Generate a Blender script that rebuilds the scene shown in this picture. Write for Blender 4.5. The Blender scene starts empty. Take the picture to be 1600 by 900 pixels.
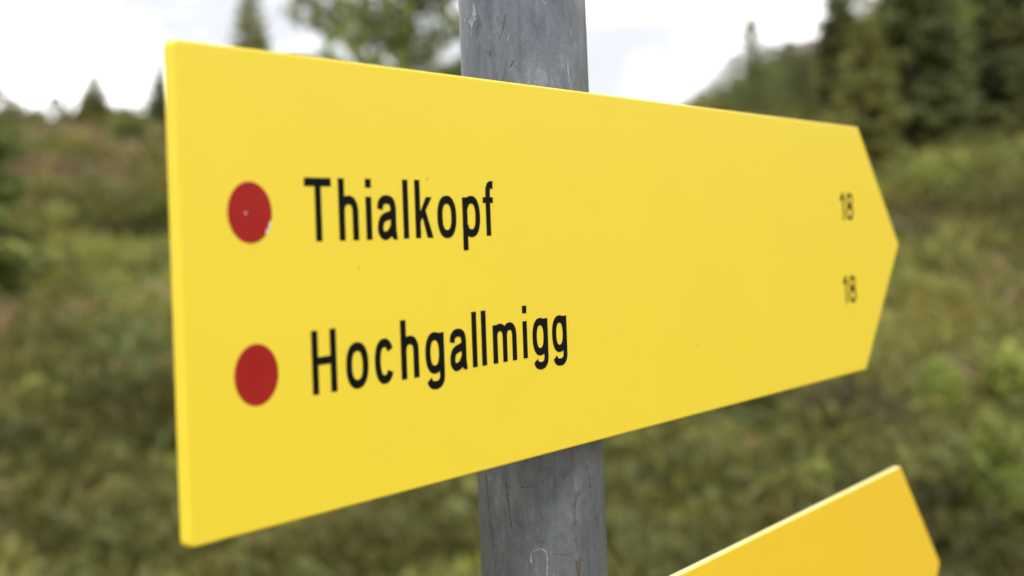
import bpy, bmesh, math, random
import numpy as np
from mathutils import Vector, Matrix

random.seed(7)
rng = np.random.default_rng(7)
sc = bpy.context.scene
col = sc.collection

# ------------------------------------------------------------------ camera
F = 2222.2            # focal length in photo pixels (50 mm on a 36 mm sensor, 1600 px wide)
ROLL = -0.0349
HORIZON = 376.0       # photo row of the horizon at the picture's centre
CAMZ = 1.62
cam_d = bpy.data.cameras.new('camera')
cam = bpy.data.objects.new('camera', cam_d)
col.objects.link(cam)
sc.camera = cam
cam.matrix_world = (Matrix.Translation((0, 0, CAMZ)) @ Matrix.Rotation(math.pi / 2, 4, 'X')
                    @ Matrix.Rotation(ROLL, 4, 'Z'))
cam_d.lens = 50
cam_d.sensor_width = 36
cam_d.shift_x = 0.0016
cam_d.shift_y = -(450 - HORIZON) / 1600
cam_d.clip_start = 0.02
cam_d.clip_end = 6000
cam_d.dof.use_dof = True
cam_d.dof.focus_distance = 0.625
cam_d.dof.aperture_fstop = 6.6
cam_d.dof.aperture_blades = 9
sc.render.resolution_x, sc.render.resolution_y = 1024, 576

# ------------------------------------------------------------------ sky, sun, exposure
SUN_DIR = Vector((0.06, -0.80, 1.00)).normalized()      # towards the sun
w = bpy.data.worlds.new('World')
sc.world = w
w.use_nodes = True
nt = w.node_tree
nt.nodes.clear()


def N(tree, kind, **kw):
    n = tree.nodes.new(kind)
    for k, v in kw.items():
        if k.startswith('i_'):
            n.inputs[int(k[2:])].default_value = v
        else:
            setattr(n, k, v)
    return n


def ramp(tree, stops, interp='LINEAR'):
    r = tree.nodes.new('ShaderNodeValToRGB')
    r.color_ramp.interpolation = interp
    el = r.color_ramp.elements
    while len(el) < len(stops):
        el.new(0.5)
    for e, (p, c) in zip(el, stops):
        e.position = p
        e.color = (*c, 1) if len(c) == 3 else c
    return r


out = N(nt, 'ShaderNodeOutputWorld')
bg = N(nt, 'ShaderNodeBackground')
bg.inputs['Strength'].default_value = 0.1
sky = N(nt, 'ShaderNodeTexSky', sky_type='NISHITA', sun_disc=False)
sky.sun_elevation = math.asin(SUN_DIR.z)
sky.sun_rotation = math.atan2(SUN_DIR.x, SUN_DIR.y)
sky.altitude = 1900
tc = N(nt, 'ShaderNodeTexCoord')
mp = N(nt, 'ShaderNodeMapping')
mp.inputs['Scale'].default_value = (1.0, 1.0, 2.6)
mp.inputs['Location'].default_value = (0.35, 0.1, 0.2)
nz = N(nt, 'ShaderNodeTexNoise')
nz.inputs['Scale'].default_value = 3.2
nz.inputs['Detail'].default_value = 6
nz.inputs['Roughness'].default_value = 0.52
cl = ramp(nt, [(0.37, (0.45, 0.475, 0.515)), (0.50, (0.515, 0.53, 0.56)), (0.59, (1.45, 1.45, 1.45))])
mul = N(nt, 'ShaderNodeMix', data_type='RGBA', blend_type='MULTIPLY')
mul.inputs[0].default_value = 1
mul.inputs[7].default_value = (10, 10, 10, 1)
cov = ramp(nt, [(0.22, (0.55, 0.55, 0.55)), (0.40, (1, 1, 1))])
mix = N(nt, 'ShaderNodeMix', data_type='RGBA')
L = nt.links.new
L(tc.outputs['Generated'], mp.inputs[0])
L(mp.outputs[0], nz.inputs['Vector'])
L(nz.outputs['Fac'], cl.inputs[0])
L(nz.outputs['Fac'], cov.inputs[0])
L(cl.outputs[0], mul.inputs[6])
L(cov.outputs[0], mix.inputs[0])
L(sky.outputs[0], mix.inputs[6])
L(mul.outputs[2], mix.inputs[7])
L(mix.outputs[2], bg.inputs[0])
L(bg.outputs[0], out.inputs[0])

sun_d = bpy.data.lights.new('sun', 'SUN')
sun_d.energy = 1.5
sun_d.angle = math.radians(14)
sun_d.color = (1, 0.96, 0.9)
sun = bpy.data.objects.new('sun', sun_d)
col.objects.link(sun)
sun.rotation_euler = (-SUN_DIR).to_track_quat('-Z', 'Y').to_euler()

sc.view_settings.view_transform = 'Standard'
sc.view_settings.look = 'None'
sc.view_settings.exposure = 0.86
sc.view_settings.gamma = 1
sc.view_settings.use_curve_mapping = False
sc.render.engine = 'CYCLES'
sc.cycles.use_denoising = True
sc.cycles.max_bounces = 6


# ------------------------------------------------------------------ helpers
def ray(px, py):
    """direction (depth 1) of a photo pixel, camera level"""
    a, b = px - 800, py - 450
    c, s = math.cos(ROLL), math.sin(ROLL)
    u, v = c * a + s * b, -s * a + c * b
    return np.array([u / F, 1.0, -(v - (HORIZON - 450)) / F])


def link(o, parent=None):
    col.objects.link(o)
    if parent:
        o.parent = parent
    return o


def tag(o, label=None, cat=None, group=None, kind=None):
    if label: o['label'] = label
    if cat: o['category'] = cat
    if group: o['group'] = group
    if kind: o['kind'] = kind
    return o


def empty(name, loc, rz=0.0, scale=1.0):
    o = bpy.data.objects.new(name, None)
    o.empty_display_size = 0.05
    o.location = loc
    o.rotation_euler = (0, 0, rz)
    o.scale = (scale,) * 3 if not isinstance(scale, tuple) else scale
    return link(o)


def mesh_obj(name, verts, faces, mat, parent=None, smooth=False, colors=None):
    me = bpy.data.meshes.new(name)
    if isinstance(verts, np.ndarray):
        verts = verts.reshape(-1, 3)
        nv = len(verts)
        faces = np.asarray(faces, dtype=np.int32)
        k = faces.shape[1]
        nf = len(faces)
        me.vertices.add(nv)
        me.vertices.foreach_set('co', verts.astype(np.float32).ravel())
        me.loops.add(nf * k)
        me.loops.foreach_set('vertex_index', faces.ravel())
        me.polygons.add(nf)
        me.polygons.foreach_set('loop_start', np.arange(0, nf * k, k, dtype=np.int32))
        me.update(calc_edges=True)
    else:
        me.from_pydata([tuple(v) for v in verts], [], faces)
        me.update()
    if colors is not None:
        at = me.attributes.new('tint', 'FLOAT_COLOR', 'POINT')
        c4 = np.ones((len(me.vertices), 4), np.float32)
        c4[:, :3] = colors
        at.data.foreach_set('color', c4.ravel())
    if smooth:
        me.polygons.foreach_set('use_smooth', [True] * len(me.polygons))
    me.materials.append(mat)
    return link(bpy.data.objects.new(name, me), parent)


def bm_obj(name, bm, mat, parent=None, smooth=False):
    me = bpy.data.meshes.new(name)
    bmesh.ops.recalc_face_normals(bm, faces=bm.faces)
    bm.to_mesh(me)
    bm.free()
    if smooth:
        for p in me.polygons: p.use_smooth = True
    me.materials.append(mat)
    return link(bpy.data.objects.new(name, me), parent)


def hash2(ix, iy, seed):
    h = (ix.astype(np.int64) * 374761393 + iy.astype(np.int64) * 668265263 + seed * 1442695041) & 0xFFFFFFFF
    h = ((h ^ (h >> 13)) * 1274126177) & 0xFFFFFFFF
    return ((h ^ (h >> 16)) & 0xFFFFFF) / float(0xFFFFFF)


def vnoise(x, y, seed=0):
    ix, iy = np.floor(x), np.floor(y)
    fx, fy = x - ix, y - iy
    fx, fy = fx * fx * (3 - 2 * fx), fy * fy * (3 - 2 * fy)
    a, b = hash2(ix, iy, seed), hash2(ix + 1, iy, seed)
    c, d = hash2(ix, iy + 1, seed), hash2(ix + 1, iy + 1, seed)
    return (a * (1 - fx) + b * fx) * (1 - fy) + (c * (1 - fx) + d * fx) * fy


def fbm(x, y, seed=0, oct=4, gain=0.5):
    s, a, t = 0, 0.5, 0
    for k in range(oct):
        s = s + a * vnoise(x * 2 ** k + 17.3 * k, y * 2 ** k - 9.1 * k, seed + k)
        t += a
        a *= gain
    return s / t


def sstep(a, b, x):
    t = np.clip((x - a) / (b - a), 0, 1)
    return t * t * (3 - 2 * t)


# ------------------------------------------------------------------ materials
def new_mat(name):
    m = bpy.data.materials.new(name)
    m.use_nodes = True
    t = m.node_tree
    b = t.nodes['Principled BSDF']
    return m, t, b


def noise(t, scale, detail=3, rough=0.5, vec=None, mscale=None, coord='Object'):
    n = N(t, 'ShaderNodeTexNoise')
    n.inputs['Scale'].default_value = scale
    n.inputs['Detail'].default_value = detail
    n.inputs['Roughness'].default_value = rough
    c = N(t, 'ShaderNodeTexCoord')
    if mscale:
        mp_ = N(t, 'ShaderNodeMapping')
        mp_.inputs['Scale'].default_value = mscale
        t.links.new(c.outputs[coord], mp_.inputs[0])
        t.links.new(mp_.outputs[0], n.inputs['Vector'])
    else:
        t.links.new(c.outputs[coord], n.inputs['Vector'])
    return n


def bump(t, b, fac, strength, dist):
    bp = N(t, 'ShaderNodeBump')
    bp.inputs['Strength'].default_value = strength
    bp.inputs['Distance'].default_value = dist
    t.links.new(fac, bp.inputs['Height'])
    t.links.new(bp.outputs[0], b.inputs['Normal'])
    return bp


def sign_paint(name, base, dirt, rough):
    m, t, b = new_mat(name)
    n1 = noise(t, 9, 5, 0.6)
    n2 = noise(t, 700, 2, 0.5)
    r1 = ramp(t, [(0.35, base), (0.75, dirt)])
    t.links.new(n1.outputs['Fac'], r1.inputs[0])
    # sparse tiny specks of grit
    v = N(t, 'ShaderNodeTexVoronoi')
    v.inputs['Scale'].default_value = 55
    c = N(t, 'ShaderNodeTexCoord')
    t.links.new(c.outputs['Object'], v.inputs['Vector'])
    r2 = ramp(t, [(0.030, (1, 1, 1)), (0.042, (0, 0, 0))])
    t.links.new(v.outputs['Distance'], r2.inputs[0])
    sel = ramp(t, [(0.80, (0, 0, 0)), (0.82, (0.55, 0.55, 0.55))])
    t.links.new(v.outputs['Color'], sel.inputs[0])
    mm = N(t, 'ShaderNodeMath', operation='MULTIPLY')
    t.links.new(r2.outputs[0], mm.inputs[0])
    t.links.new(sel.outputs[0], mm.inputs[1])
    mx = N(t, 'ShaderNodeMix', data_type='RGBA')
    mx.inputs[7].default_value = (0.16, 0.12, 0.05, 1)
    t.links.new(mm.outputs[0], mx.inputs[0])
    t.links.new(r1.outputs[0], mx.inputs[6])
    t.links.new(mx.outputs[2], b.inputs['Base Color'])
    rr = N(t, 'ShaderNodeMapRange')
    rr.inputs[3].default_value = rough - 0.06
    rr.inputs[4].default_value = rough + 0.08
    t.links.new(n1.outputs['Fac'], rr.inputs[0])
    t.links.new(rr.outputs[0], b.inputs['Roughness'])
    b.inputs['Specular IOR Level'].default_value = 0.4
    bump(t, b, n2.outputs['Fac'], 0.06, 0.0004)
    return m


M_YELLOW = sign_paint('yellow sign paint', (0.81, 0.622, 0.040), (0.795, 0.607, 0.042), 0.42)
M_ORANGE = sign_paint('deep yellow sign paint', (0.835, 0.555, 0.029), (0.81, 0.53, 0.027), 0.36)
M_SKY_EDGE = sign_paint('pale sign edge', (0.80, 0.66, 0.30), (0.72, 0.56, 0.18), 0.45)

M_BLACK, t, b = new_mat('black lettering')
n1 = noise(t, 160, 3)
r1 = ramp(t, [(0.3, (0.004, 0.004, 0.004)), (0.7, (0.007, 0.0065, 0.0065))])
t.links.new(n1.outputs['Fac'], r1.inputs[0])
t.links.new(r1.outputs[0], b.inputs['Base Color'])
b.inputs['Roughness'].default_value = 0.55
b.inputs['Specular IOR Level'].default_value = 0.05

M_RED, t, b = new_mat('red marker enamel')
n1 = noise(t, 60, 4)
r1 = ramp(t, [(0.35, (0.30, 0.013, 0.012)), (0.7, (0.34, 0.016, 0.014))])
t.links.new(n1.outputs['Fac'], r1.inputs[0])
n2 = noise(t, 1.0, 4, 0.6, mscale=(160, 160, 900))
r2 = ramp(t, [(0.66, (0, 0, 0)), (0.74, (0.22, 0.22, 0.22))])
t.links.new(n2.outputs['Fac'], r2.inputs[0])
mx = N(t, 'ShaderNodeMix', data_type='RGBA')
mx.inputs[7].default_value = (0.62, 0.30, 0.27, 1)
t.links.new(r2.outputs[0], mx.inputs[0])
t.links.new(r1.outputs[0], mx.inputs[6])
t.links.new(mx.outputs[2], b.inputs['Base Color'])
b.inputs['Roughness'].default_value = 0.3
b.inputs['Specular IOR Level'].default_value = 0.18

M_CHIP, t, b = new_mat('bare white chip')
n1 = noise(t, 500, 2)
r1 = ramp(t, [(0.3, (0.70, 0.68, 0.66)), (0.7, (0.85, 0.84, 0.83))])
t.links.new(n1.outputs['Fac'], r1.inputs[0])
t.links.new(r1.outputs[0], b.inputs['Base Color'])
b.inputs['Roughness'].default_value = 0.4

M_ZINC, t, b = new_mat('galvanised steel')
n1 = noise(t, 42, 8, 0.68, mscale=(1, 1, 0.5))
r1 = ramp(t, [(0.34, (0.084, 0.094, 0.114)), (0.46, (0.132, 0.145, 0.171)), (0.56, (0.148, 0.161, 0.189)), (0.67, (0.215, 0.228, 0.255))])
t.links.new(n1.outputs['Fac'], r1.inputs[0])
# vertical run marks
n2 = noise(t, 1.0, 4, 0.6, mscale=(110, 110, 7))
r2 = ramp(t, [(0.32, (0.72, 0.72, 0.73)), (0.46, (1, 1, 1)), (0.68, (1, 1, 1)), (0.80, (1.35, 1.33, 1.3))])
t.links.new(n2.outputs['Fac'], r2.inputs[0])
ml = N(t, 'ShaderNodeMix', data_type='RGBA', blend_type='MULTIPLY')
ml.inputs[0].default_value = 0.8
t.links.new(r1.outputs[0], ml.inputs[6])
t.links.new(r2.outputs[0], ml.inputs[7])
n3 = noise(t, 210, 7, 0.72, mscale=(1, 1, 0.6))
n3.inputs['Distortion'].default_value = 1.2
r3 = ramp(t, [(0.32, (0.66, 0.66, 0.67)), (0.45, (0.98, 0.98, 0.98)), (0.56, (1.02, 1.02, 1.02)), (0.70, (1.45, 1.45, 1.44))])
t.links.new(n3.outputs['Fac'], r3.inputs[0])
ml2 = N(t, 'ShaderNodeMix', data_type='RGBA', blend_type='MULTIPLY')
ml2.inputs[0].default_value = 1
t.links.new(ml.outputs[2], ml2.inputs[6])
t.links.new(r3.outputs[0], ml2.inputs[7])
t.links.new(ml2.outputs[2], b.inputs['Base Color'])
b.inputs['Metallic'].default_value = 0.45
b.inputs['Roughness'].default_value = 0.40
bump(t, b, n1.outputs['Fac'], 0.25, 0.0012)

M_DRIP, t, b = new_mat('pale zinc run')
n1 = noise(t, 400, 3)
r1 = ramp(t, [(0.38, (0.18, 0.188, 0.20)), (0.62, (0.33, 0.34, 0.35))])
t.links.new(n1.outputs['Fac'], r1.inputs[0])
t.links.new(r1.outputs[0], b.inputs['Base Color'])
b.inputs['Roughness'].default_value = 0.6
M_FAINT, t, b = new_mat('faint zinc run')
n1 = noise(t, 500, 3)
r1 = ramp(t, [(0.38, (0.14, 0.150, 0.168)), (0.66, (0.27, 0.275, 0.28))])
t.links.new(n1.outputs['Fac'], r1.inputs[0])
t.links.new(r1.outputs[0], b.inputs['Base Color'])
b.inputs['Roughness'].default_value = 0.6
M_SCRATCH, t, b = new_mat('dark streak')
n1 = noise(t, 300, 3)
r1 = ramp(t, [(0.35, (0.045, 0.046, 0.050)), (0.65, (0.110, 0.114, 0.122))])
t.links.new(n1.outputs['Fac'], r1.inputs[0])
t.links.new(r1.outputs[0], b.inputs['Base Color'])
b.inputs['Roughness'].default_value = 0.7
M_RUST, t, b = new_mat('rusty streak')
n1 = noise(t, 300, 3)
r1 = ramp(t, [(0.35, (0.055, 0.045, 0.04)), (0.7, (0.095, 0.08, 0.07))])
t.links.new(n1.outputs['Fac'], r1.inputs[0])
t.links.new(r1.outputs[0], b.inputs['Base Color'])
b.inputs['Roughness'].default_value = 0.8


def leaf_mat(name, translucent=0.25):
    m, t, b = new_mat(name)
    a = N(t, 'ShaderNodeAttribute', attribute_name='tint')
    n_ = noise(t, 3.5, 3)
    r_ = ramp(t, [(0.3, (0.78, 0.78, 0.78)), (0.7, (1.22, 1.22, 1.18))])
    t.links.new(n_.outputs['Fac'], r_.inputs[0])
    m_ = N(t, 'ShaderNodeMix', data_type='RGBA', blend_type='MULTIPLY')
    m_.inputs[0].default_value = 1
    t.links.new(a.outputs['Color'], m_.inputs[6])
    t.links.new(r_.outputs[0], m_.inputs[7])
    t.links.new(m_.outputs[2], b.inputs['Base Color'])
    b.inputs['Roughness'].default_value = 0.65
    b.inputs['Specular IOR Level'].default_value = 0.25
    tr = N(t, 'ShaderNodeBsdfTranslucent')
    t.links.new(m_.outputs[2], tr.inputs[0])
    ms = N(t, 'ShaderNodeMixShader')
    ms.inputs[0].default_value = translucent
    o_ = t.nodes['Material Output']
    t.links.new(b.outputs[0], ms.inputs[1])
    t.links.new(tr.outputs[0], ms.inputs[2])
    t.links.new(ms.outputs[0], o_.inputs[0])
    return m


M_NEEDLE = leaf_mat('spruce needles', 0.3)
M_LARCH = leaf_mat('larch needles', 0.45)
M_HEATH = leaf_mat('heath leaves', 0.35)

M_BARK, t, b = new_mat('conifer bark')
n1 = noise(t, 6, 5, 0.6, mscale=(4, 4, 1))
r1 = ramp(t, [(0.3, (0.05, 0.038, 0.03)), (0.7, (0.13, 0.105, 0.085))])
t.links.new(n1.outputs['Fac'], r1.inputs[0])
t.links.new(r1.outputs[0], b.inputs['Base Color'])
b.inputs['Roughness'].default_value = 0.9
bump(t, b, n1.outputs['Fac'], 0.6, 0.02)

M_GROUND, t, b = new_mat('heath ground')
n1 = noise(t, 0.16, 7, 0.62)
r1 = ramp(t, [(0.30, (0.080, 0.070, 0.024)), (0.43, (0.130, 0.120, 0.034)), (0.52, (0.165, 0.125, 0.058)),
              (0.62, (0.125, 0.125, 0.030)), (0.74, (0.180, 0.138, 0.080))])
t.links.new(n1.outputs['Fac'], r1.inputs[0])
n2 = noise(t, 2.2, 5, 0.6)
r2 = ramp(t, [(0.3, (0.6, 0.6, 0.6)), (0.7, (1.3, 1.3, 1.25))])
t.links.new(n2.outputs['Fac'], r2.inputs[0])
ml = N(t, 'ShaderNodeMix', data_type='RGBA', blend_type='MULTIPLY')
ml.inputs[0].default_value = 1
t.links.new(r1.outputs[0], ml.inputs[6])
t.links.new(r2.outputs[0], ml.inputs[7])
t.links.new(ml.outputs[2], b.inputs['Base Color'])
b.inputs['Roughness'].default_value = 0.95
b.inputs['Specular IOR Level'].default_value = 0.1
bump(t, b, n2.outputs['Fac'], 0.8, 0.15)


# ------------------------------------------------------------------ terrain
PR = np.array([0, 4, 8, 14, 25, 40, 60, 90, 120, 150, 175, 220, 300, 600, 2500])
PZ = np.array([0, 0, .06, .28, 1.05, 2.5, 4.7, 8.0, 11.2, 14.2, 14.7, 12.5, 8, -10, -120])


def height(x, y):
    x, y = np.asarray(x, float), np.asarray(y, float)
    r = np.hypot(x, y)
    az = np.arctan2(x, y)
    front = 0.5 + 0.5 * np.cos(np.clip(np.abs(az) - 0.9, 0, math.pi))      # full slope ahead, falling away behind
    base = np.interp(r, PR, PZ)
    z = base * (front * 1.25 - 0.25)
    # higher wooded shoulder on the right
    sh = sstep(0.10, 0.30, az) * (1 - sstep(1.2, 1.8, az))
    z = z + sh * 29 * np.exp(-((r - 250) / 75) ** 2)
    z = z - 2.2 * np.exp(-((az - 0.085) / 0.055) ** 2) * sstep(70, 140, r)
    k = sstep(3, 14, r)
    z = z + k * (fbm(x * 0.11, y * 0.11, 3, 4) - 0.5) * np.clip(r * 0.020, 0, 2.0)
    z = z + k * (fbm(x * 0.33, y * 0.33, 31, 3) - 0.5) * np.clip(0.02 * r + .1, 0, 1.3)
    z = z + k * (fbm(x * 1.1, y * 1.1, 11, 3) - 0.5) * np.clip(0.32 + r * 0.006, 0, 0.7)
    return z


fine = np.radians(np.linspace(-33, 33, 265))
coarse = np.radians(np.linspace(36, 324, 97))
azs = np.concatenate([fine, coarse])
rs = np.concatenate([[0.35], 0.6 * (2500 / 0.6) ** (np.linspace(0, 1, 260))])
A, R_ = np.meshgrid(azs, rs)
X, Y = R_ * np.sin(A), R_ * np.cos(A)
Z = height(X, Y)
nv = np.stack([X, Y, Z], -1).reshape(-1, 3)
na = len(azs)
ii, jj = np.meshgrid(np.arange(len(rs) - 1), np.arange(na), indexing='ij')
j2 = (jj + 1) % na
fq = np.stack([ii * na + jj, ii * na + j2, (ii + 1) * na + j2, (ii + 1) * na + jj], -1).reshape(-1, 4)[:, ::-1]
nv = np.vstack([nv, [[0, 0, 0]]])
g = mesh_obj('ground', nv, fq, M_GROUND, smooth=True)
cap = bmesh.new()
cap.from_mesh(g.data)
cap.verts.ensure_lookup_table()
ctr = cap.verts[len(nv) - 1]
for k in range(na):
    f_ = cap.faces.new((cap.verts[k], ctr, cap.verts[(k + 1) % na]))
    f_.smooth = True
bmesh.ops.recalc_face_normals(cap, faces=cap.faces)
cap.to_mesh(g.data)
cap.free()
tag(g, 'brown and green heath hillside rising to a ridge', 'ground', kind='structure')


def gz(x, y):
    return float(height(np.array([x]), np.array([y]))[0])


def spot(px, dist):
    """ground point at a given distance under a photo column"""
    x = dist * (px - 800 + 4) / F
    return np.array([x, dist, gz(x, dist)])


# ------------------------------------------------------------------ steel pole
SIGN_O = np.array([-0.1031, 0.4482, CAMZ - 0.0932])
YAW = 0.5995
DV = np.array([math.sin(YAW), math.cos(YAW), 0.0])
NB = np.array([-math.cos(YAW), math.sin(YAW), 0.0])
RZ = math.atan2(DV[1], DV[0])
TH = 0.0045
PR_ = 0.0301
pc = SIGN_O + DV * 0.2516 + NB * (TH + PR_ + 0.0004)
POLE_TOP = 2.02
LEAN = 0.005


def pole_axis(z):
    return pc[0] - LEAN * (z - CAMZ), pc[1]


pole = empty('steel_pole', (*pole_axis(0), 0))
tag(pole, 'grey galvanised steel pole carrying the yellow signs', 'pole')
vs, fs = [], []
seg = 72
levels = [-0.4] + list(np.linspace(0, POLE_TOP, 41))
for z in levels:
    ax, ay = pole_axis(z)
    for k in range(seg):
        a = 2 * math.pi * k / seg
        vs.append((ax + PR_ * math.cos(a) - pole.location.x, ay + PR_ * math.sin(a) - pole.location.y, z))
for i in range(len(levels) - 1):
    for k in range(seg):
        fs.append((i * seg + k, i * seg + (k + 1) % seg, (i + 1) * seg + (k + 1) % seg, (i + 1) * seg + k))
mesh_obj('tube', vs, fs, M_ZINC, pole, smooth=True)
# domed cap
vs, fs = [], []
ax, ay = pole_axis(POLE_TOP)
prof = [(PR_ + .0015, -.02), (PR_ + .0015, 0.002), (PR_ * .9, .007), (PR_ * .5, .011), (0.001, .0125)]
for r, z in prof:
    for k in range(seg):
        a = 2 * math.pi * k / seg
        vs.append((ax + r * math.cos(a) - pole.location.x, ay + r * math.sin(a) - pole.location.y, POLE_TOP + z))
for i in range(len(prof) - 1):
    for k in range(seg):
        fs.append((i * seg + k, i * seg + (k + 1) % seg, (i + 1) * seg + (k + 1) % seg, (i + 1) * seg + k))
mesh_obj('pole_cap', vs, fs, M_ZINC, pole, smooth=True)


def on_pole(px, py, lift=0.00012):
    d = ray(px, py)
    z = CAMZ
    for _ in range(3):
        ax, ay = pole_axis(z)
        a = d[0] ** 2 + d[1] ** 2
        bq = -2 * (d[0] * ax + d[1] * ay)
        cq = ax * ax + ay * ay - PR_ ** 2
        disc = max(bq * bq - 4 * a * cq, 0)
        tt = (-bq - math.sqrt(disc)) / (2 * a)
        z = CAMZ + d[2] * tt
    p = np.array([d[0] * tt, d[1] * tt, z])
    nrm = np.array([p[0] - ax, p[1] - ay, 0])
    nrm /= np.linalg.norm(nrm)
    return p + nrm * lift - np.array([pole.location.x, pole.location.y, 0])


def pole_mark(name, path, mat, lift=0.00012):
    """thin mark following a list of (photo x, photo y, half width px) laid on the tube"""
    vs, fs = [], []
    pts = []
    for (x0, y0, w0), (x1, y1, w1) in zip(path, path[1:]):
        n_ = max(2, int(math.hypot(x1 - x0, y1 - y0) / 3))
        for k in range(n_):
            q = k / n_
            pts.append((x0 + (x1 - x0) * q, y0 + (y1 - y0) * q, w0 + (w1 - w0) * q))
    pts.append(path[-1])
    for i, (x, y, hw) in enumerate(pts):
        xa, ya, _ = pts[max(i - 1, 0)]
        xb, yb, _ = pts[min(i + 1, len(pts) - 1)]
        l_ = math.hypot(xb - xa, yb - ya) or 1
        nx, ny = -(yb - ya) / l_, (xb - xa) / l_
        j = hw * random.uniform(0.6, 1.9)
        k_ = hw * random.uniform(0.6, 1.9)
        vs += [on_pole(x + nx * j, y + ny * j, lift), on_pole(x - nx * k_, y - ny * k_, lift)]
    for i in range(len(pts) - 1):
        fs.append((2 * i, 2 * i + 1, 2 * i + 3, 2 * i + 2))
    return mesh_obj(name, vs, fs, mat, pole)


for path in ([(741, 4, 1), (741, 22, 3), (738, 34, 3.5), (737, 44, .6)],
             [(738, 46, .5), (737, 55, 1)],
             [(848, 1, 1), (851, 6, 1.2), (856, 3, .5)],
             [(885, 98, .8), (887, 95, .8), (890, 98, .8)],
             [(887, 99, .6), (888, 118, .8), (891, 142, .6)],
             [(891, 46, .8), (892, 56, .6)],
             [(796, 54, .8), (793, 64, .5)],
             [(826, 126, 1.2), (825, 131, 2.2)],
             [(726, 28, .8), (728, 36, 1.0)],
             [(830, 880, .8), (830, 866, 1), (834, 860, 1), (845, 858, 1), (853, 861, 1), (855, 870, .9), (855, 899, .7)]):
    pole_mark('pale_run', path, M_DRIP if path[0][1] < 400 else M_FAINT)
for path in ([(790, 22, 1.2), (787, 42, 1), (780, 62, .7)],
             [(803, 95, 1.4), (796, 107, .8)],
             [(766, 80, 1.5), (767, 88, 1)],
             [(758, 740, .7), (762, 775, 1), (765, 812, .9), (770, 853, .8)],
             [(770, 850, 1.3), (770, 857, 1)],
             [(791, 754, .7), (794, 782, .9), (799, 826, .6)],
             [(775, 878, .7), (773, 890, .6)],
             [(900, 766, 1.6), (898, 795, .9)], [(905, 764, 1), (904, 776, .7)],
             [(899, 812, 1), (899, 822, 1)], [(900, 841, 1), (900, 852, .8)],
             [(916, 727, 1), (916, 738, .7)], [(921, 755, 1.2), (924, 777, .8)],
             [(929, 793, .7), (932, 825, .7)], [(848, 750, .8), (849, 763, .7)],
             [(814, 762, 1), (836, 760, .8)], [(864, 865, .6), (890, 868, .6)]):
    pole_mark('dark_streak', path, M_SCRATCH, 0.00010)
for path in ([(901, 876, 1), (904, 892, 3), (907, 870, 1.5)], [(904, 888, 2.5), (906, 910, 3)]):
    pole_mark('rust_streak', path, M_RUST, 0.00014)


# ------------------------------------------------------------------ signs
def band_clamp(parent, h, s_pole):
    """steel strap round the pole with a flat bar against the back of the panel (sign coordinates, metres)"""
    bm = bmesh.new()
    cy = TH + PR_ + 0.0004
    r0, r1, hh = PR_ + 0.0002, PR_ + 0.0022, 0.009
    ring = []
    n_ = 48
    for k in range(n_ + 1):
        a = math.radians(-65) + math.radians(310) * k / n_
        ca, sa = math.cos(a), math.sin(a)
        ring.append([bm.verts.new((s_pole + r * ca, cy + r * sa, h + z)) for r, z in
                     ((r0, -hh), (r1, -hh), (r1, hh), (r0, hh))])
    for p, q in zip(ring, ring[1:]):
        for e in range(4):
            bm.faces.new((p[e], p[(e + 1) % 4], q[(e + 1) % 4], q[e]))
    bm.faces.new(ring[0]); bm.faces.new(ring[-1][::-1])
    for sx in (-1, 1):
        m_ = Matrix.Translation((s_pole + sx * (PR_ * 0.95), TH + 0.0028, h)) @ Matrix.Diagonal((0.034, 0.005, 2 * hh, 1))
        bmesh.ops.create_cube(bm, size=1, matrix=m_)
    return bm_obj('clamp', bm, M_ZINC, parent)


def panel(parent, outline, mat, bev):
    """outline: list of (s,h) counter-clockwise seen from the front"""
    bm = bmesh.new()
    fr = [bm.verts.new((s, 0, h)) for s, h in outline]
    f_ = bm.faces.new(fr)
    ex = bmesh.ops.extrude_face_region(bm, geom=[f_])
    bmesh.ops.translate(bm, vec=(0, TH, 0), verts=[v for v in ex['geom'] if isinstance(v, bmesh.types.BMVert)])
    bmesh.ops.recalc_face_normals(bm, faces=bm.faces)
    edges = [e for e in bm.edges if abs(e.verts[0].co.y - e.verts[1].co.y) < 1e-6]
    bmesh.ops.bevel(bm, geom=edges, offset=bev, segments=3, affect='EDGES', profile=0.5)
    o = bm_obj('panel', bm, mat, parent)
    return o


def rounded(pts):
    """pts: (x, y, radius)"""
    o = []
    n_ = len(pts)
    for i in range(n_):
        p = np.array(pts[i][:2]); r = pts[i][2]
        a = np.array(pts[i - 1][:2]) - p; c = np.array(pts[(i + 1) % n_][:2]) - p
        a /= np.linalg.norm(a); c /= np.linalg.norm(c)
        if r <= 0:
            o.append(tuple(p)); continue
        ang = math.acos(np.clip(a @ c, -1, 1))
        tl = r / math.tan(ang / 2)
        p0, p1 = p + a * tl, p + c * tl
        for k in range(6):
            q = k / 5
            o.append(tuple((1 - q) ** 2 * p0 + 2 * q * (1 - q) * p + q * q * p1))
    return o


H, LN, TIP = 0.16, 0.5936, 0.0713
sign1 = empty('trail_sign', tuple(SIGN_O), RZ)
tag(sign1, 'large bright yellow arrow sign with two red dots and black place names', 'sign')
p1 = panel(sign1, rounded([(-.0018, -.0002, .0028), (LN, 0, .0008), (LN + TIP, H / 2 + .001, .0012), (LN, H, .0008), (-.0018, H + .0005, .0028)]),
           M_YELLOW, 0.0009)
band_clamp(sign1, 0.045, 0.2516)
band_clamp(sign1, 0.115, 0.2516)


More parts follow.
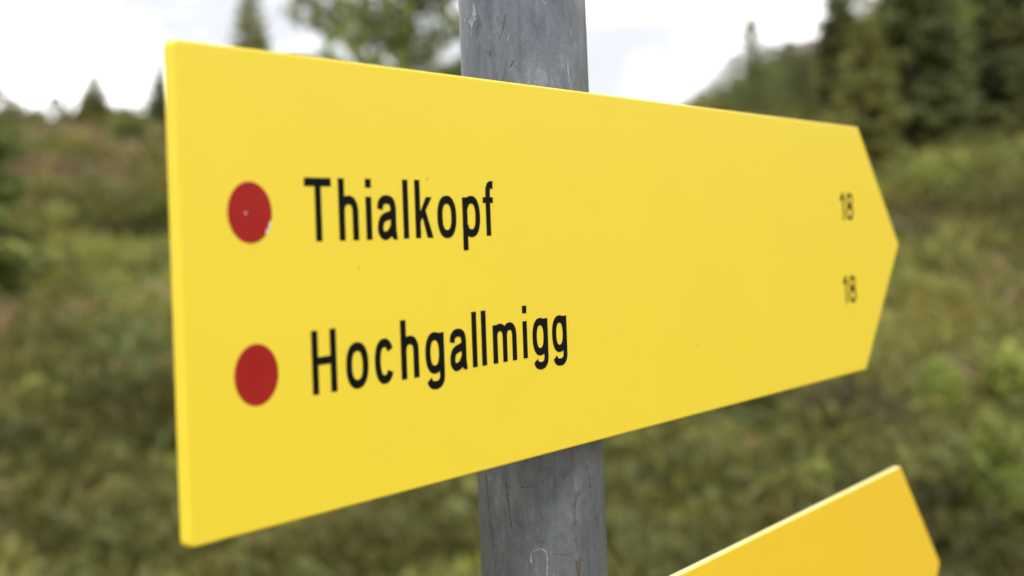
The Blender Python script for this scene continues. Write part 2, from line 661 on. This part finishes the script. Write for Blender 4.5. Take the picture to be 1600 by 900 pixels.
def red_dot(cx, cz, r):
    vs, fs = [(cx, -0.00016, cz)], []
    n_ = 56
    prof = [(0.97, -0.00016), (1.0, -0.0001), (1.0, 0.0001)]
    for q, y in prof:
        for k in range(n_):
            a = 2 * math.pi * k / n_
            vs.append((cx + r * q * math.cos(a), y, cz + r * q * math.sin(a)))
    for k in range(n_):
        fs.append((0, 1 + k, 1 + (k + 1) % n_))
    for i in range(len(prof) - 1):
        for k in range(n_):
            fs.append((1 + i * n_ + k, 1 + i * n_ + (k + 1) % n_, 1 + (i + 1) * n_ + (k + 1) % n_, 1 + (i + 1) * n_ + k))
    return mesh_obj('red_dot', vs, fs, M_RED, sign1)


d1 = red_dot(0.02990, 0.10560, 0.01032)
d2 = red_dot(0.03040, 0.05150, 0.01032)
d1['label'] = 'red route dot with a white chip on its rim'
# chipped rim and small flecks on the upper dot
def fleck(parent, cx, cz, rx, rz, rot, n_=9, y=-0.00022):
    vs = [(cx, y, cz)]
    for k in range(n_):
        a = 2 * math.pi * k / n_
        j = random.uniform(.7, 1.25)
        u, v = rx * j * math.cos(a), rz * j * math.sin(a)
        vs.append((cx + u * math.cos(rot) - v * math.sin(rot), y, cz + u * math.sin(rot) + v * math.cos(rot)))
    return mesh_obj('paint_chip', vs, [(0, 1 + k, 1 + (k + 1) % n_) for k in range(n_)], M_CHIP, parent)


fleck(d1, 0.0389, 0.1012, 0.0005, 0.0016, -0.42)
fleck(d1, 0.0376, 0.0991, 0.0006, 0.0009, -0.6)
fleck(d1, 0.0278, 0.1054, 0.00045, 0.00045, 0)


# --- lettering: stroke letters in millimetres on a baseline ------------------------
SW = 3.2


def sup(cx, cy, rx, ry, a0, a1, n_=28, e=2.35):
    o = []
    for k in range(n_ + 1):
        a = math.radians(a0 + (a1 - a0) * k / n_)
        c, s = math.cos(a), math.sin(a)
        o.append((cx + rx * math.copysign(abs(c) ** (2 / e), c), cy + ry * math.copysign(abs(s) ** (2 / e), s)))
    return o


def cat(pts, n_=7):
    o = []
    P = [pts[0]] + list(pts) + [pts[-1]]
    for i in range(1, len(P) - 2):
        p0, p1_, p2, p3 = (np.array(P[i + k]) for k in (-1, 0, 1, 2))
        for k in range(n_):
            q = k / n_
            o.append(tuple(0.5 * (2 * p1_ + (p2 - p0) * q + (2 * p0 - 5 * p1_ + 4 * p2 - p3) * q * q
                                  + (3 * p1_ - p0 - 3 * p2 + p3) * q ** 3)))
    o.append(tuple(pts[-1]))
    return o


def letter(ch):
    """list of shapes: ('s', points, closed) for strokes, ('p', polygon); and the advance box width"""
    c = SW / 2
    XH, CAP, DES = 16.2, 22.4, -5.5
    stem = lambda x, y0, y1: ('p', [(x - c, y0), (x + c, y0), (x + c, y1), (x - c, y1)])

    def arch(xa, xb):
        cx, rx = (xa + xb) / 2, (xb - xa) / 2
        return ('s', sup(cx, 10.2, rx, XH - c - 10.2, 180, 0) + [(xb, 0)], False)
    if ch == 'T':
        return [('p', [(0, CAP - 3), (14.0, CAP - 3), (14.0, CAP), (0, CAP)]), stem(7.0, 0, CAP - 3)]
    if ch == 'H':
        return [stem(c, 0, CAP), stem(12.8 - c, 0, CAP), ('p', [(SW, 10.2), (12.8 - SW, 10.2), (12.8 - SW, 13.0), (SW, 13.0)])]
    if ch == 'h':
        return [stem(c, 0, CAP), arch(c, 10.7 - c)]
    if ch == 'i':
        return [stem(c, 0, 15.8), ('p', [(0, 19.2), (SW, 19.2), (SW, CAP), (0, CAP)])]
    if ch == 'l':
        return [stem(c, 0, CAP)]
    if ch == 'o':
        return [('s', sup(6.15, 8.05, 6.15 - c, 8.4 - c, 0, 360, 48)[:-1], True)]
    if ch == 'c':
        return [('s', sup(5.5, 8.05, 5.5 - c, 8.4 - c, 32, 328, 40), False)]
    if ch == 'a':
        xr = 9.3 - 0.1
        return [('s', cat([(c - .1, 11.2), (2.0, 13.4), (3.6, 14.6), (5.5, 14.85), (7.4, 14.5), (8.7, 13.4), (xr, 11.3)]) +
                 [(xr, 3.4)] + cat([(xr, 3.0), (xr + .15, 1.9), (xr + .8, 1.35), (xr + 1.9, 1.45)])[1:], False),
                ('s', cat([(xr, 9.6), (7.2, 8.9), (4.6, 8.3), (2.6, 7.2), (c, 4.6), (2.0, 2.5), (3.9, 1.25), (6.2, 1.8), (8.0, 3.3), (xr, 5.2)]), False)]
    if ch == 'k':
        return [stem(c, 0, CAP), ('p', [(SW - .3, 6.0), (SW - .3, 9.6), (6.9, 15.8), (10.6, 15.8)]),
                ('p', [(7.4, 0), (11.0, 0), (6.5, 10.6), (4.4, 8.2)])]
    if ch == 'p':
        return [stem(c, DES, 15.8), ('s', sup(6.0, 8.05, 6.0 - c, 8.4 - c, -150, 150, 40), False)]
    if ch == 'f':
        xs = 2.0 + c
        return [('s', [(xs, 0), (xs, 17.4)] + cat([(xs, 17.6), (xs + .15, 19.3), (xs + 1.0, 20.6), (xs + 2.2, 21.0), (7.3, 20.95)])[1:], False),
                ('p', [(0, 13.5), (7.2, 13.5), (7.2, 15.9), (0, 15.9)])]
    if ch == 'g':
        xr = 12.0 - c
        return [('s', sup(5.9, 8.25, 5.9 - c, 8.1 - c, 0, 360, 48)[:-1], True),
                ('s', [(xr, 15.9), (xr, -.6)] + cat([(xr, -1.0), (xr - .5, -2.8), (xr - 2.3, -4.1), (5.4, -4.3), (3.2, -3.6), (2.0, -1.9)])[1:], False)]
    if ch == 'm':
        return [stem(c, 0, 15.8), arch(c, 8.65), arch(8.65, 17.3 - c)]
    if ch == '1':
        return [stem(5.6, 0, 17.5), ('p', [(0.6, 12.6), (4.1, 12.6), (4.1, 17.5), (3.2, 17.5), (2.4, 15.3), (.6, 14.7)])]
    if ch == '8':
        return [('s', sup(6.0, 13.0, 4.2, 3.4, 0, 360, 36, 2.2)[:-1], True), ('s', sup(6.0, 4.9, 4.8, 3.8, 0, 360, 36, 2.2)[:-1], True)]
    raise KeyError(ch)


def word(items, baseline, slope=0.0, sw=3.2, xs=1.0, name='lettering', label=None, parent=None):
    """items: (character, left edge in mm). One printed word as a thin raised mesh."""
    global SW
    SW = sw
    vs, fs = [], []
    lay = 0
    for ch, x0 in items:
        for sh in letter(ch):
            y1 = -(0.00012 + 0.000012 * (lay % 7))
            lay += 1
            conv = lambda x, y, yy: ((x0 + x * xs) / 1000, yy, (baseline + slope * (x0 - items[0][1] + x * xs) + y) / 1000)
            if sh[0] == 'p':
                b0 = len(vs)
                n_ = len(sh[1])
                vs += [conv(x, y, y1) for x, y in sh[1]] + [conv(x, y, 0.0001) for x, y in sh[1]]
                fs.append(tuple(range(b0, b0 + n_)))
                fs += [(b0 + k, b0 + n_ + k, b0 + n_ + (k + 1) % n_, b0 + (k + 1) % n_) for k in range(n_)]
            else:
                pts, closed = sh[1], sh[2]
                pp = [pts[0]]
                for q in pts[1:]:
                    if math.hypot(q[0] - pp[-1][0], q[1] - pp[-1][1]) > 1e-3: pp.append(q)
                n_ = len(pp)
                b0 = len(vs)
                for i in range(n_):
                    p = np.array(pp[i])
                    a = np.array(pp[i - 1]) if (i or closed) else None
                    d = np.array(pp[(i + 1) % n_]) if (i < n_ - 1 or closed) else None
                    t1 = (p - a) / np.linalg.norm(p - a) if a is not None else None
                    t2 = (d - p) / np.linalg.norm(d - p) if d is not None else None
                    if t1 is None: t1 = t2
                    if t2 is None: t2 = t1
                    tt = t1 + t2
                    tt /= np.linalg.norm(tt)
                    nn = np.array([-tt[1], tt[0]])
                    k = SW / 2 / max(nn @ np.array([-t1[1], t1[0]]), .5)
                    for sgn in (1, -1):
                        q = p + nn * k * sgn
                        vs.append(conv(q[0], q[1], y1))
                        vs.append(conv(q[0], q[1], 0.0001))
                m_ = n_ if closed else n_ - 1
                for i in range(m_):
                    e0, e1 = b0 + 4 * i, b0 + 4 * ((i + 1) % n_)
                    fs += [(e0, e0 + 2, e1 + 2, e1), (e0, e1, e1 + 1, e0 + 1), (e0 + 2, e0 + 3, e1 + 3, e1 + 2)]
    o = mesh_obj(name, vs, fs, M_BLACK, parent)
    if label: o['label'] = label
    return o


word([('T', 56.6), ('h', 74.4), ('i', 89.4), ('a', 96.0), ('l', 111.2), ('k', 118.6), ('o', 132.6), ('p', 149.3), ('f', 163.6)],
     95.3, 0.002, label='black word Thialkopf', parent=sign1)
word([('H', 57.6), ('o', 75.5), ('c', 91.6), ('h', 107.0), ('g', 121.9), ('a', 137.8), ('l', 152.8), ('l', 159.4),
      ('m', 167.4), ('i', 189.6), ('g', 197.0), ('g', 212.6)], 41.7, 0.009, label='black word Hochgallmigg', parent=sign1)
for bx, bz in ((556.8, 98.8), (557.2, 45.4)):
    word([('1', bx), ('8', bx + 10.4)], bz, 0, sw=2.3, xs=1.0, label='small black route number 18', parent=sign1)

# lower sign: same direction, pushed further out along its own axis, only its point in the picture
A2 = 0.0150
H2, LN2, TIP2 = 0.168, 0.60, 0.0765
cor = np.array([0.6526, -0.0729])             # upper far corner in the first sign's coordinates
dv2 = np.array([math.cos(A2), math.sin(A2)])
up2 = np.array([-math.sin(A2), math.cos(A2)])
o2 = cor - dv2 * LN2 - up2 * H2
w2 = SIGN_O + DV * o2[0] + np.array([0, 0, o2[1]])
sign2 = empty('trail_sign', tuple(w2), 0)
sign2.rotation_euler = (Matrix.Rotation(RZ, 3, 'Z') @ Matrix.Rotation(-A2, 3, 'Y')).to_euler()
tag(sign2, 'deeper orange-yellow sign point below the main sign, cut by the picture edge', 'sign')
p2 = panel(sign2, rounded([(0, 0, .0022), (LN2, 0, .0008), (LN2 + TIP2, H2 / 2, .0012), (LN2, H2, .0012), (0, H2, .0022)]), M_ORANGE, 0.0006)
p2.data.materials.append(M_SKY_EDGE)
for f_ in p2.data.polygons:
    if abs(f_.normal.y) < 0.3: f_.material_index = 1        # edge faces: sky brightness put into a paler colour
sp = 0.2516 - o2[0]
band_clamp(sign2, 0.05, sp)
band_clamp(sign2, 0.12, sp)


# ------------------------------------------------------------------ conifers
def quads_from(c, u, v):
    """c centres, u/v half axes -> kite quads"""
    V = np.stack([c - u, c - v * 0.9 + u * .1, c + u, c + v * 0.9 + u * .1], 1)
    n_ = len(c)
    return V.reshape(-1, 3), np.arange(4 * n_).reshape(-1, 4)


def tube_mesh(pts, rad, k=6):
    vs, fs = [], []
    for p, r in zip(pts, rad):
        for j in range(k):
            a = 2 * math.pi * j / k
            vs.append((p[0] + r * math.cos(a), p[1] + r * math.sin(a), p[2]))
    for i in range(len(pts) - 1):
        for j in range(k):
            fs.append((i * k + j, i * k + (j + 1) % k, (i + 1) * k + (j + 1) % k, (i + 1) * k + j))
    return vs, fs


def conifer(seed, Ht, Rb, kind, tint, start=0.06):
    """crown and trunk meshes. kind 'spruce' (dense, drooping) or 'larch' (open, wispy)"""
    r = np.random.default_rng(seed)
    sp_ = kind == 'spruce'
    gap = (0.020 if sp_ else 0.030) * Ht
    z = start * Ht
    C, U, V, T = [], [], [], []
    bv, bf = [], []
    lean = r.normal(0, 0.012, 2)
    tp = [(lean[0] * q * Ht, lean[1] * q * Ht, q * Ht) for q in np.linspace(-0.05, 1, 12)]
    rad = [max(0.012 * Ht * (1 - q) ** 0.9 + 0.004 * Ht * (1 - q), 0.006) for q in np.linspace(0, 1, 12)]
    bv, bf = tube_mesh(tp, rad, 7)
    while z < Ht * 0.99:
        q = z / Ht
        nb = int(r.integers(6, 9)) if sp_ else int(r.integers(4, 7))
        prof = (1 - q) ** (0.85 if sp_ else 0.75) * (0.55 + 0.45 * min(1, q / 0.12)) + 0.015
        for k in range(nb):
            a = r.uniform(0, 2 * math.pi)
            Lb = Rb * prof * r.uniform(0.62, 1.18)
            if not sp_ and r.random() < 0.18: Lb *= 0.5
            z0 = z + r.uniform(-.5, .5) * gap
            droop = (-0.35 if sp_ else 0.05) + 0.55 * q + r.normal(0, .08)
            ns = max(3, int((Lb / Rb) * (18 if sp_ else 13)))
            tt = np.linspace(0.30 if sp_ else .15, 1, ns) + r.uniform(-.03, .03, ns)
            dz = Lb * (droop * tt + (0.22 if sp_ else 0.16) * tt ** 2)
            ca, sa = math.cos(a), math.sin(a)
            base = np.stack([lean[0] * z0 + ca * Lb * tt, lean[1] * z0 + sa * Lb * tt, z0 + dz], -1)
            # wood
            i0 = len(bv)
            w_ = 0.010 * Lb + 0.004
            for tq in (0, .55, 1.0):
                px_, py_ = lean[0] * z0 + ca * Lb * tq, lean[1] * z0 + sa * Lb * tq
                pz_ = z0 + Lb * (droop * tq + (0.22 if sp_ else .16) * tq * tq)
                ww = w_ * (1.2 - tq)
                bv += [(px_ - sa * ww, py_ + ca * ww, pz_ - ww * .5), (px_ + sa * ww, py_ - ca * ww, pz_ - ww * .5), (px_, py_, pz_ + ww)]
            for e in (0, 3):
                for j in range(3):
                    bf.append((i0 + e + j, i0 + e + (j + 1) % 3, i0 + e + 3 + (j + 1) % 3, i0 + e + 3 + j))
            reps = 3 if sp_ else 7
            for rep in range(reps):
                m = len(base)
                if sp_:
                    side = r.choice([-1, 1], m) * r.uniform(.3, 1.1, m)
                    ln = Lb * 0.15 * r.uniform(.6, 1.3, m) * (1.15 - .5 * tt) + 0.02 * Ht * .4
                    dirv = np.stack([ca * .8 - sa * side, sa * .8 + ca * side, -0.35 + r.normal(0, .2, m)], -1)
                    dirv /= np.linalg.norm(dirv, axis=1)[:, None]
                    c = base + dirv * ln[:, None] * .8 + r.normal(0, .012 * Ht * .5, (m, 3))
                    up = np.stack([r.normal(0, .5, m), r.normal(0, .5, m), r.normal(0, .5, m)], -1)
                    v = np.cross(dirv, up)
                    v /= np.linalg.norm(v, axis=1)[:, None] + 1e-6
                    C.append(c); U.append(dirv * ln[:, None]); V.append(v * ln[:, None] * .38)
                else:
                    ln = (0.0145 * Ht) * r.uniform(.5, 1.3, m)
                    c = base + r.normal(0, .011 * Ht, (m, 3)) + np.array([0, 0, -.006 * Ht])
                    dirv = r.normal(0, 1, (m, 3)); dirv /= np.linalg.norm(dirv, axis=1)[:, None]
                    v = np.cross(dirv, r.normal(0, 1, (m, 3)))
                    v /= np.linalg.norm(v, axis=1)[:, None] + 1e-6
                    C.append(c); U.append(dirv * ln[:, None]); V.append(v * ln[:, None] * .6)
                sh = r.uniform(.65, 1.35) * r.uniform(.8, 1.2, m)
                hue = r.normal(0, .08)
                T.append(np.array(tint)[None, :] * sh[:, None] * np.array([1 + hue, 1, 1 - hue])[None, :])
        z += gap * r.uniform(.8, 1.2)
    C, U, V, T = (np.concatenate(q) for q in (C, U, V, T))
    vv, ff = quads_from(C, U, V)
    return (vv, ff, np.repeat(T, 4, axis=0)), (bv, bf)


def plant_tree(name, pos, Ht, Rb, kind, tint, seed, label, group=None, start=0.06):
    (vv, ff, cc), (bv, bf) = conifer(seed, Ht, Rb, kind, tint, start)
    t_ = empty(name, (pos[0], pos[1], pos[2] - 0.05), random.uniform(0, 6.28))
    tag(t_, label, 'tree', group)
    mesh_obj('trunk', bv, bf, M_BARK, t_)
    mesh_obj('crown', vv, ff, M_NEEDLE if kind == 'spruce' else M_LARCH, t_, colors=cc)
    return t_


DARK = (0.138, 0.158, 0.056)
OLIVE = (0.205, 0.195, 0.055)
LGREEN = (0.215, 0.250, 0.085)
YGREEN = (0.215, 0.220, 0.060)
G = 'conifers on the heath hillside'
TREES = [
    # name, column, distance, height, radius, kind, tint, seed, label
    ('spruce_tree', -92, 22, 6.3, 1.40, 'spruce', (0.19, 0.225, 0.06), 1, 'green conifer cut by the left picture edge'),
    ('spruce_tree', 156, 140, 6.4, 2.6, 'spruce', OLIVE, 2, 'small pointed spruce alone on the left skyline'),
    ('spruce_tree', 254, 125, 7.0, 1.5, 'spruce', DARK, 3, 'dark narrow spruce on the skyline at the sign\'s left edge'),
    ('conifer_tree', 405, 60, 8.9, 1.45, 'spruce', (0.27, 0.28, 0.085), 4, 'slim yellow-green conifer showing above the sign, left of the big larch'),
    ('larch_tree', 652, 36, 14.0, 4.5, 'larch', (0.235, 0.265, 0.09), 5, 'large open larch with sky gaps just left of the pole'),
    ('spruce_tree', 1048, 165, 4.2, 1.0, 'spruce', DARK, 6, 'tiny distant spruce tip above the sign, right of the pole'),
    ('larch_tree', 1185, 85, 6.5, 2.2, 'larch', LGREEN, 7, 'pale green larch with the tallest tip on the right slope above the sign'),
    ('larch_tree', 1126, 112, 3.9, 2.6, 'larch', LGREEN, 8, 'small green larch low on the slope, left of the pale larch'),
    ('larch_tree', 1238, 95, 5.6, 2.6, 'larch', (0.165, 0.195, 0.075), 9, 'green larch on the slope just right of the pale larch'),
    ('spruce_tree', 1322, 70, 11.0, 1.55, 'spruce', (0.15, 0.155, 0.05), 10, 'olive spruce at the left edge of the dark spruce group'),
    ('spruce_tree', 1430, 58, 14.0, 2.35, 'spruce', DARK, 11, 'tall broad dark spruce standing above the sign\'s right end'),
    ('spruce_tree', 1364, 44, 6.6, 1.35, 'spruce', (0.235, 0.235, 0.066), 12, 'slimmer olive-brown spruce in front of the tall dark spruce'),
    ('spruce_tree', 1580, 60, 13.0, 1.75, 'spruce', (0.145, 0.160, 0.058), 13, 'dark spruce near the right picture edge'),
    ('larch_tree', 1156, 115, 5.4, 2.8, 'larch', (0.15, 0.18, 0.065), 16, 'squat green larch low behind the sign edge, directly left of the pale larch'),
    ('larch_tree', 1212, 118, 5.6, 3.2, 'larch', LGREEN, 17, 'squat pale green larch behind and right of the tallest pale larch'),
    ('conifer_tree', 1095, 128, 3.6, 2.0, 'spruce', DARK, 18, 'low dark conifer where the right slope meets the sign\'s top edge'),
    ('larch_tree', 1262, 92, 4.6, 2.2, 'larch', (0.13, 0.15, 0.055), 19, 'small dull green larch below the rocky outcrop'),
    ('larch_tree', 1508, 78, 14.0, 3.0, 'larch', (0.38, 0.44, 0.15), 14, 'pale green larch in the gap between the two dark spruces'),
    ('larch_tree', 1628, 72, 13.0, 2.8, 'larch', LGREEN, 15, 'pale green larch at the far right picture edge'),
]
for (nm, cx_, dist, Ht, Rb, kd, tint, seed, lab) in TREES:
    plant_tree(nm, spot(cx_, dist), Ht, Rb, kd, tint, seed, lab, G)


# ------------------------------------------------------------------ shrubs
def shrub(pos, rx, rz, tint, seed, label, leaf=0.05, n_=1500):
    r = np.random.default_rng(seed)
    t_ = empty('shrub', (pos[0], pos[1], pos[2] - 0.03), r.uniform(0, 6.28))
    tag(t_, label, 'shrub', 'shrubs on the heath hillside')
    # lobes
    nl = 9
    lc = np.stack([r.normal(0, .42, nl) * rx, r.normal(0, .42, nl) * rx, np.abs(r.normal(.45, .22, nl)) * rz], -1)
    lr = r.uniform(.3, .55, nl)
    k = r.integers(0, nl, n_)
    d = r.normal(0, 1, (n_, 3)); d /= np.linalg.norm(d, axis=1)[:, None]
    q = r.uniform(.55, 1.05, n_)[:, None]
    c = lc[k] + d * q * lr[k][:, None] * np.array([rx, rx, rz])
    c[:, 2] = np.abs(c[:, 2])
    u = d * .6 + r.normal(0, .6, (n_, 3)) + np.array([0, 0, .4]); u /= np.linalg.norm(u, axis=1)[:, None]
    v = np.cross(u, r.normal(0, 1, (n_, 3))); v /= np.linalg.norm(v, axis=1)[:, None] + 1e-6
    ln = leaf * r.uniform(.6, 1.4, n_)[:, None]
    vv, ff = quads_from(c, u * ln, v * ln * .5)
    T = np.array(tint)[None, :] * (r.uniform(.7, 1.3, nl)[k] * r.uniform(.75, 1.25, n_))[:, None]
    mesh_obj('foliage', vv, ff, M_HEATH, t_, colors=np.repeat(T, 4, axis=0))
    bv, bf = [], []
    for l_ in lc:
        i0 = len(bv)
        for p, wd in (((0, 0, 0), .012), (tuple(l_ * .55), .009), (tuple(l_), .004)):
            wd *= max(rx, .5) * 1.5
            bv += [(p[0] - wd, p[1], p[2]), (p[0] + wd, p[1] - wd * .6, p[2]), (p[0], p[1] + wd, p[2])]
        for e in (0, 3):
            for j in range(3):
                bf.append((i0 + e + j, i0 + e + (j + 1) % 3, i0 + e + 3 + (j + 1) % 3, i0 + e + 3 + j))
    mesh_obj('stem', bv, bf, M_BARK, t_)
    return t_


def ground_hit(px, py):
    """where the ray of a photo pixel meets the terrain"""
    d = ray(px, py)
    tt = 3.0
    while tt < 400:
        p = d * tt
        if CAMZ + p[2] < gz(p[0], p[1]):
            return np.array([p[0], p[1], gz(p[0], p[1])])
        tt *= 1.01
    return np.array([d[0] * 150, 150, gz(d[0] * 150, 150)])


BRIGHT = (0.30, 0.33, 0.07)
SHRUBS = [  # px, py of the foot, radius px, height px, tint, label
    (1448, 668, 62, 60, (0.278, 0.338, 0.066), 'bright green low shrub right of the yellow sign\'s lower corner'),
    (1562, 652, 60, 70, BRIGHT, 'bright green shrub at the right picture edge, level with the sign\'s bottom'),
    (1590, 868, 70, 110, (0.226, 0.257, 0.059), 'green shrub in the lower right corner beside the orange sign point'),
    (1240, 800, 55, 50, (0.238, 0.264, 0.058), 'yellow-green shrub above the orange sign\'s top edge'),
    (1330, 700, 90, 60, (0.106, 0.097, 0.045), 'dark brownish shrub between the main sign and the orange sign'),
    (1000, 790, 60, 50, (0.120, 0.108, 0.039), 'olive shrub just right of the pole below the sign'),
    (205, 228, 34, 34, (0.174, 0.198, 0.055), 'small round green bush high on the left slope'),
    (116, 486, 22, 24, (0.077, 0.094, 0.033), 'small dark bush on the left slope at mid height'),
    (42, 184, 36, 44, (0.174, 0.167, 0.052), 'rounded bush on the far left skyline'),
    (106, 184, 15, 36, (0.088, 0.102, 0.036), 'little dark bush on the skyline left of the pointed spruce'),
    (210, 184, 17, 42, (0.174, 0.167, 0.047), 'little yellowish bush on the skyline right of the pointed spruce'),
    (245, 370, 40, 45, (0.198, 0.231, 0.052), 'fresh green shrub beside the sign\'s left edge'),
    (1440, 320, 70, 34, (0.209, 0.231, 0.055), 'light green low shrub below the tall dark spruce'),
    (1560, 300, 80, 36, (0.198, 0.209, 0.052), 'light green low shrub below the right-hand dark spruce'),
]
for i, (px, py, rp, hp, tint, lab) in enumerate(SHRUBS):
    p = spot(px, 138) if py == 184 else ground_hit(px, py)
    m_px = p[1] / F
    rx, rz = rp * m_px * 1.15, hp * m_px * (1.0 if py == 184 else 1.45)
    n_ = 1500
    shrub(p, rx, rz, tint, 100 + i, lab, leaf=0.085 * max(rx, rz), n_=n_)


# ------------------------------------------------------------------ low ground cover: nobody could count it
# where the heath is greener (negative) or browner (positive): x, y, radius, amount
BIAS = [(14.5, 46, 10, -.26), (20, 60, 8, -.08), (-9.5, 31, 7, -.16), (-26, 85, 20, .20), (-36, 120, 24, .22),
        (3.2, 9.5, 2.5, -.04), (6.5, 24, 5, .05), (-3.2, 14, 3.5, .03), (5.0, 13, 2.5, -.08), (60, 210, 60, .15)]


def cover(name, label, cat_, seed, n_, leaves, tint, lo, hi, hmul, upright, nseed, big=1.0):
    r = np.random.default_rng(seed)
    az = r.uniform(-.56, .56, n_)
    rr = np.exp(r.uniform(math.log(3.0), math.log(185), n_))
    x, y = rr * np.sin(az), rr * np.cos(az)
    f = fbm(x * .25 + 40, y * .25 + 10, nseed, 5, .75) * .7 + fbm(x * .05, y * .05 + 90, nseed + 20, 3) * .3 + r.normal(0, .015, n_)
    for bx_, by_, brd, amt in BIAS:
        f = f + amt * np.exp(-((x - bx_) ** 2 + (y - by_) ** 2) / brd ** 2)
    keep = (f > lo) & (f < hi)
    x, y, rr = x[keep], y[keep], rr[keep]
    z = height(x, y)
    m = len(x)
    size = big * (0.07 + 0.0085 * rr) * r.uniform(.6, 1.4, m)
    hgt = size * hmul * r.uniform(.7, 1.4, m)
    ctr = np.repeat(np.stack([x, y, z], -1), leaves, 0)
    S, Hh = np.repeat(size, leaves), np.repeat(hgt, leaves)
    k = len(S)
    ang = r.uniform(0, 2 * math.pi, k)
    q = np.sqrt(r.uniform(0, 1, k))
    off = np.stack([np.cos(ang) * q * S, np.sin(ang) * q * S, Hh * (1 - q ** 2) * r.uniform(.35, 1.0, k) + .1 * Hh], -1)
    c = ctr + off
    u = np.stack([np.cos(ang) * q * .7, np.sin(ang) * q * .7, np.full(k, upright)], -1) + r.normal(0, .38, (k, 3))
    u /= np.linalg.norm(u, axis=1)[:, None]
    v = np.cross(u, r.normal(0, 1, (k, 3)))
    v /= np.linalg.norm(v, axis=1)[:, None] + 1e-6
    ln = (S / big ** .85 * .30 * r.uniform(.6, 1.4, k))[:, None]
    vv, ff = quads_from(c, u * ln, v * ln * .42)
    tn = fbm(x * .28 + 7, y * .28 + 3, 77, 5, .85)
    tone = np.repeat(np.clip(-.25 + 2.6 * tn, .35, 2.0) * r.uniform(.92, 1.08, m), leaves) * r.uniform(.9, 1.1, k)
    hue = np.repeat(r.normal(0, .09, m), leaves)
    T = np.array(tint)[None, :] * tone[:, None] * np.stack([1 + hue, np.ones(k), 1 - hue], -1)
    o = mesh_obj(name, vv, ff, M_HEATH, colors=np.repeat(T, 4, 0))
    tag(o, label, cat_, kind='stuff')


cover('heather_cover', 'brown heather and dry twigs covering the hillside', 'heather', 21, 22000, 14, (0.225, 0.165, 0.085), .53, 2, .55, .5, 5)
cover('dwarf_shrub_cover', 'dark olive dwarf shrubs covering the hillside', 'dwarf shrubs', 22, 7000, 90, (0.150, 0.146, 0.040), .44, .585, .62, .4, 5, 2.3)
cover('grass_cover', 'yellow-green grass and bilberry patches on the hillside', 'grass', 23, 18000, 14, (0.245, 0.255, 0.056), -1, .475, .6, .9, 5)


# ------------------------------------------------------------------ rocky outcrop on the right shoulder
bm = bmesh.new()
bmesh.ops.create_icosphere(bm, subdivisions=5, radius=1)
for v in bm.verts:
    c_ = v.co.copy()
    d_ = 1 + 0.5 * (float(fbm(np.array([c_.x * 1.7 + 3]), np.array([c_.y * 1.7 + c_.z * 2.3]), 51, 4)[0]) - .5) \
        + 0.25 * (float(vnoise(np.array([c_.z * 7.0]), np.array([c_.x * 3 + c_.y]), 60)[0]) - .5)
    v.co = Vector((c_.x * 5.2, c_.y * 4.0, c_.z * 4.6)) * d_
M_ROCK, t, b = new_mat('grey brown rock')
n1 = noise(t, .9, 6, .6)
r1 = ramp(t, [(0.3, (0.13, 0.11, 0.09)), (0.7, (0.27, 0.24, 0.215))])
t.links.new(n1.outputs['Fac'], r1.inputs[0])
t.links.new(r1.outputs[0], b.inputs['Base Color'])
b.inputs['Roughness'].default_value = .9
bump(t, b, n1.outputs['Fac'], .8, .3)
rk = bm_obj('rock_outcrop', bm, M_ROCK)
p = spot(1272, 195)
rk.location = (p[0], p[1], p[2] - 1.2)
tag(rk, 'grey-brown rocky outcrop on the right skyline left of the dark spruces', 'rock')
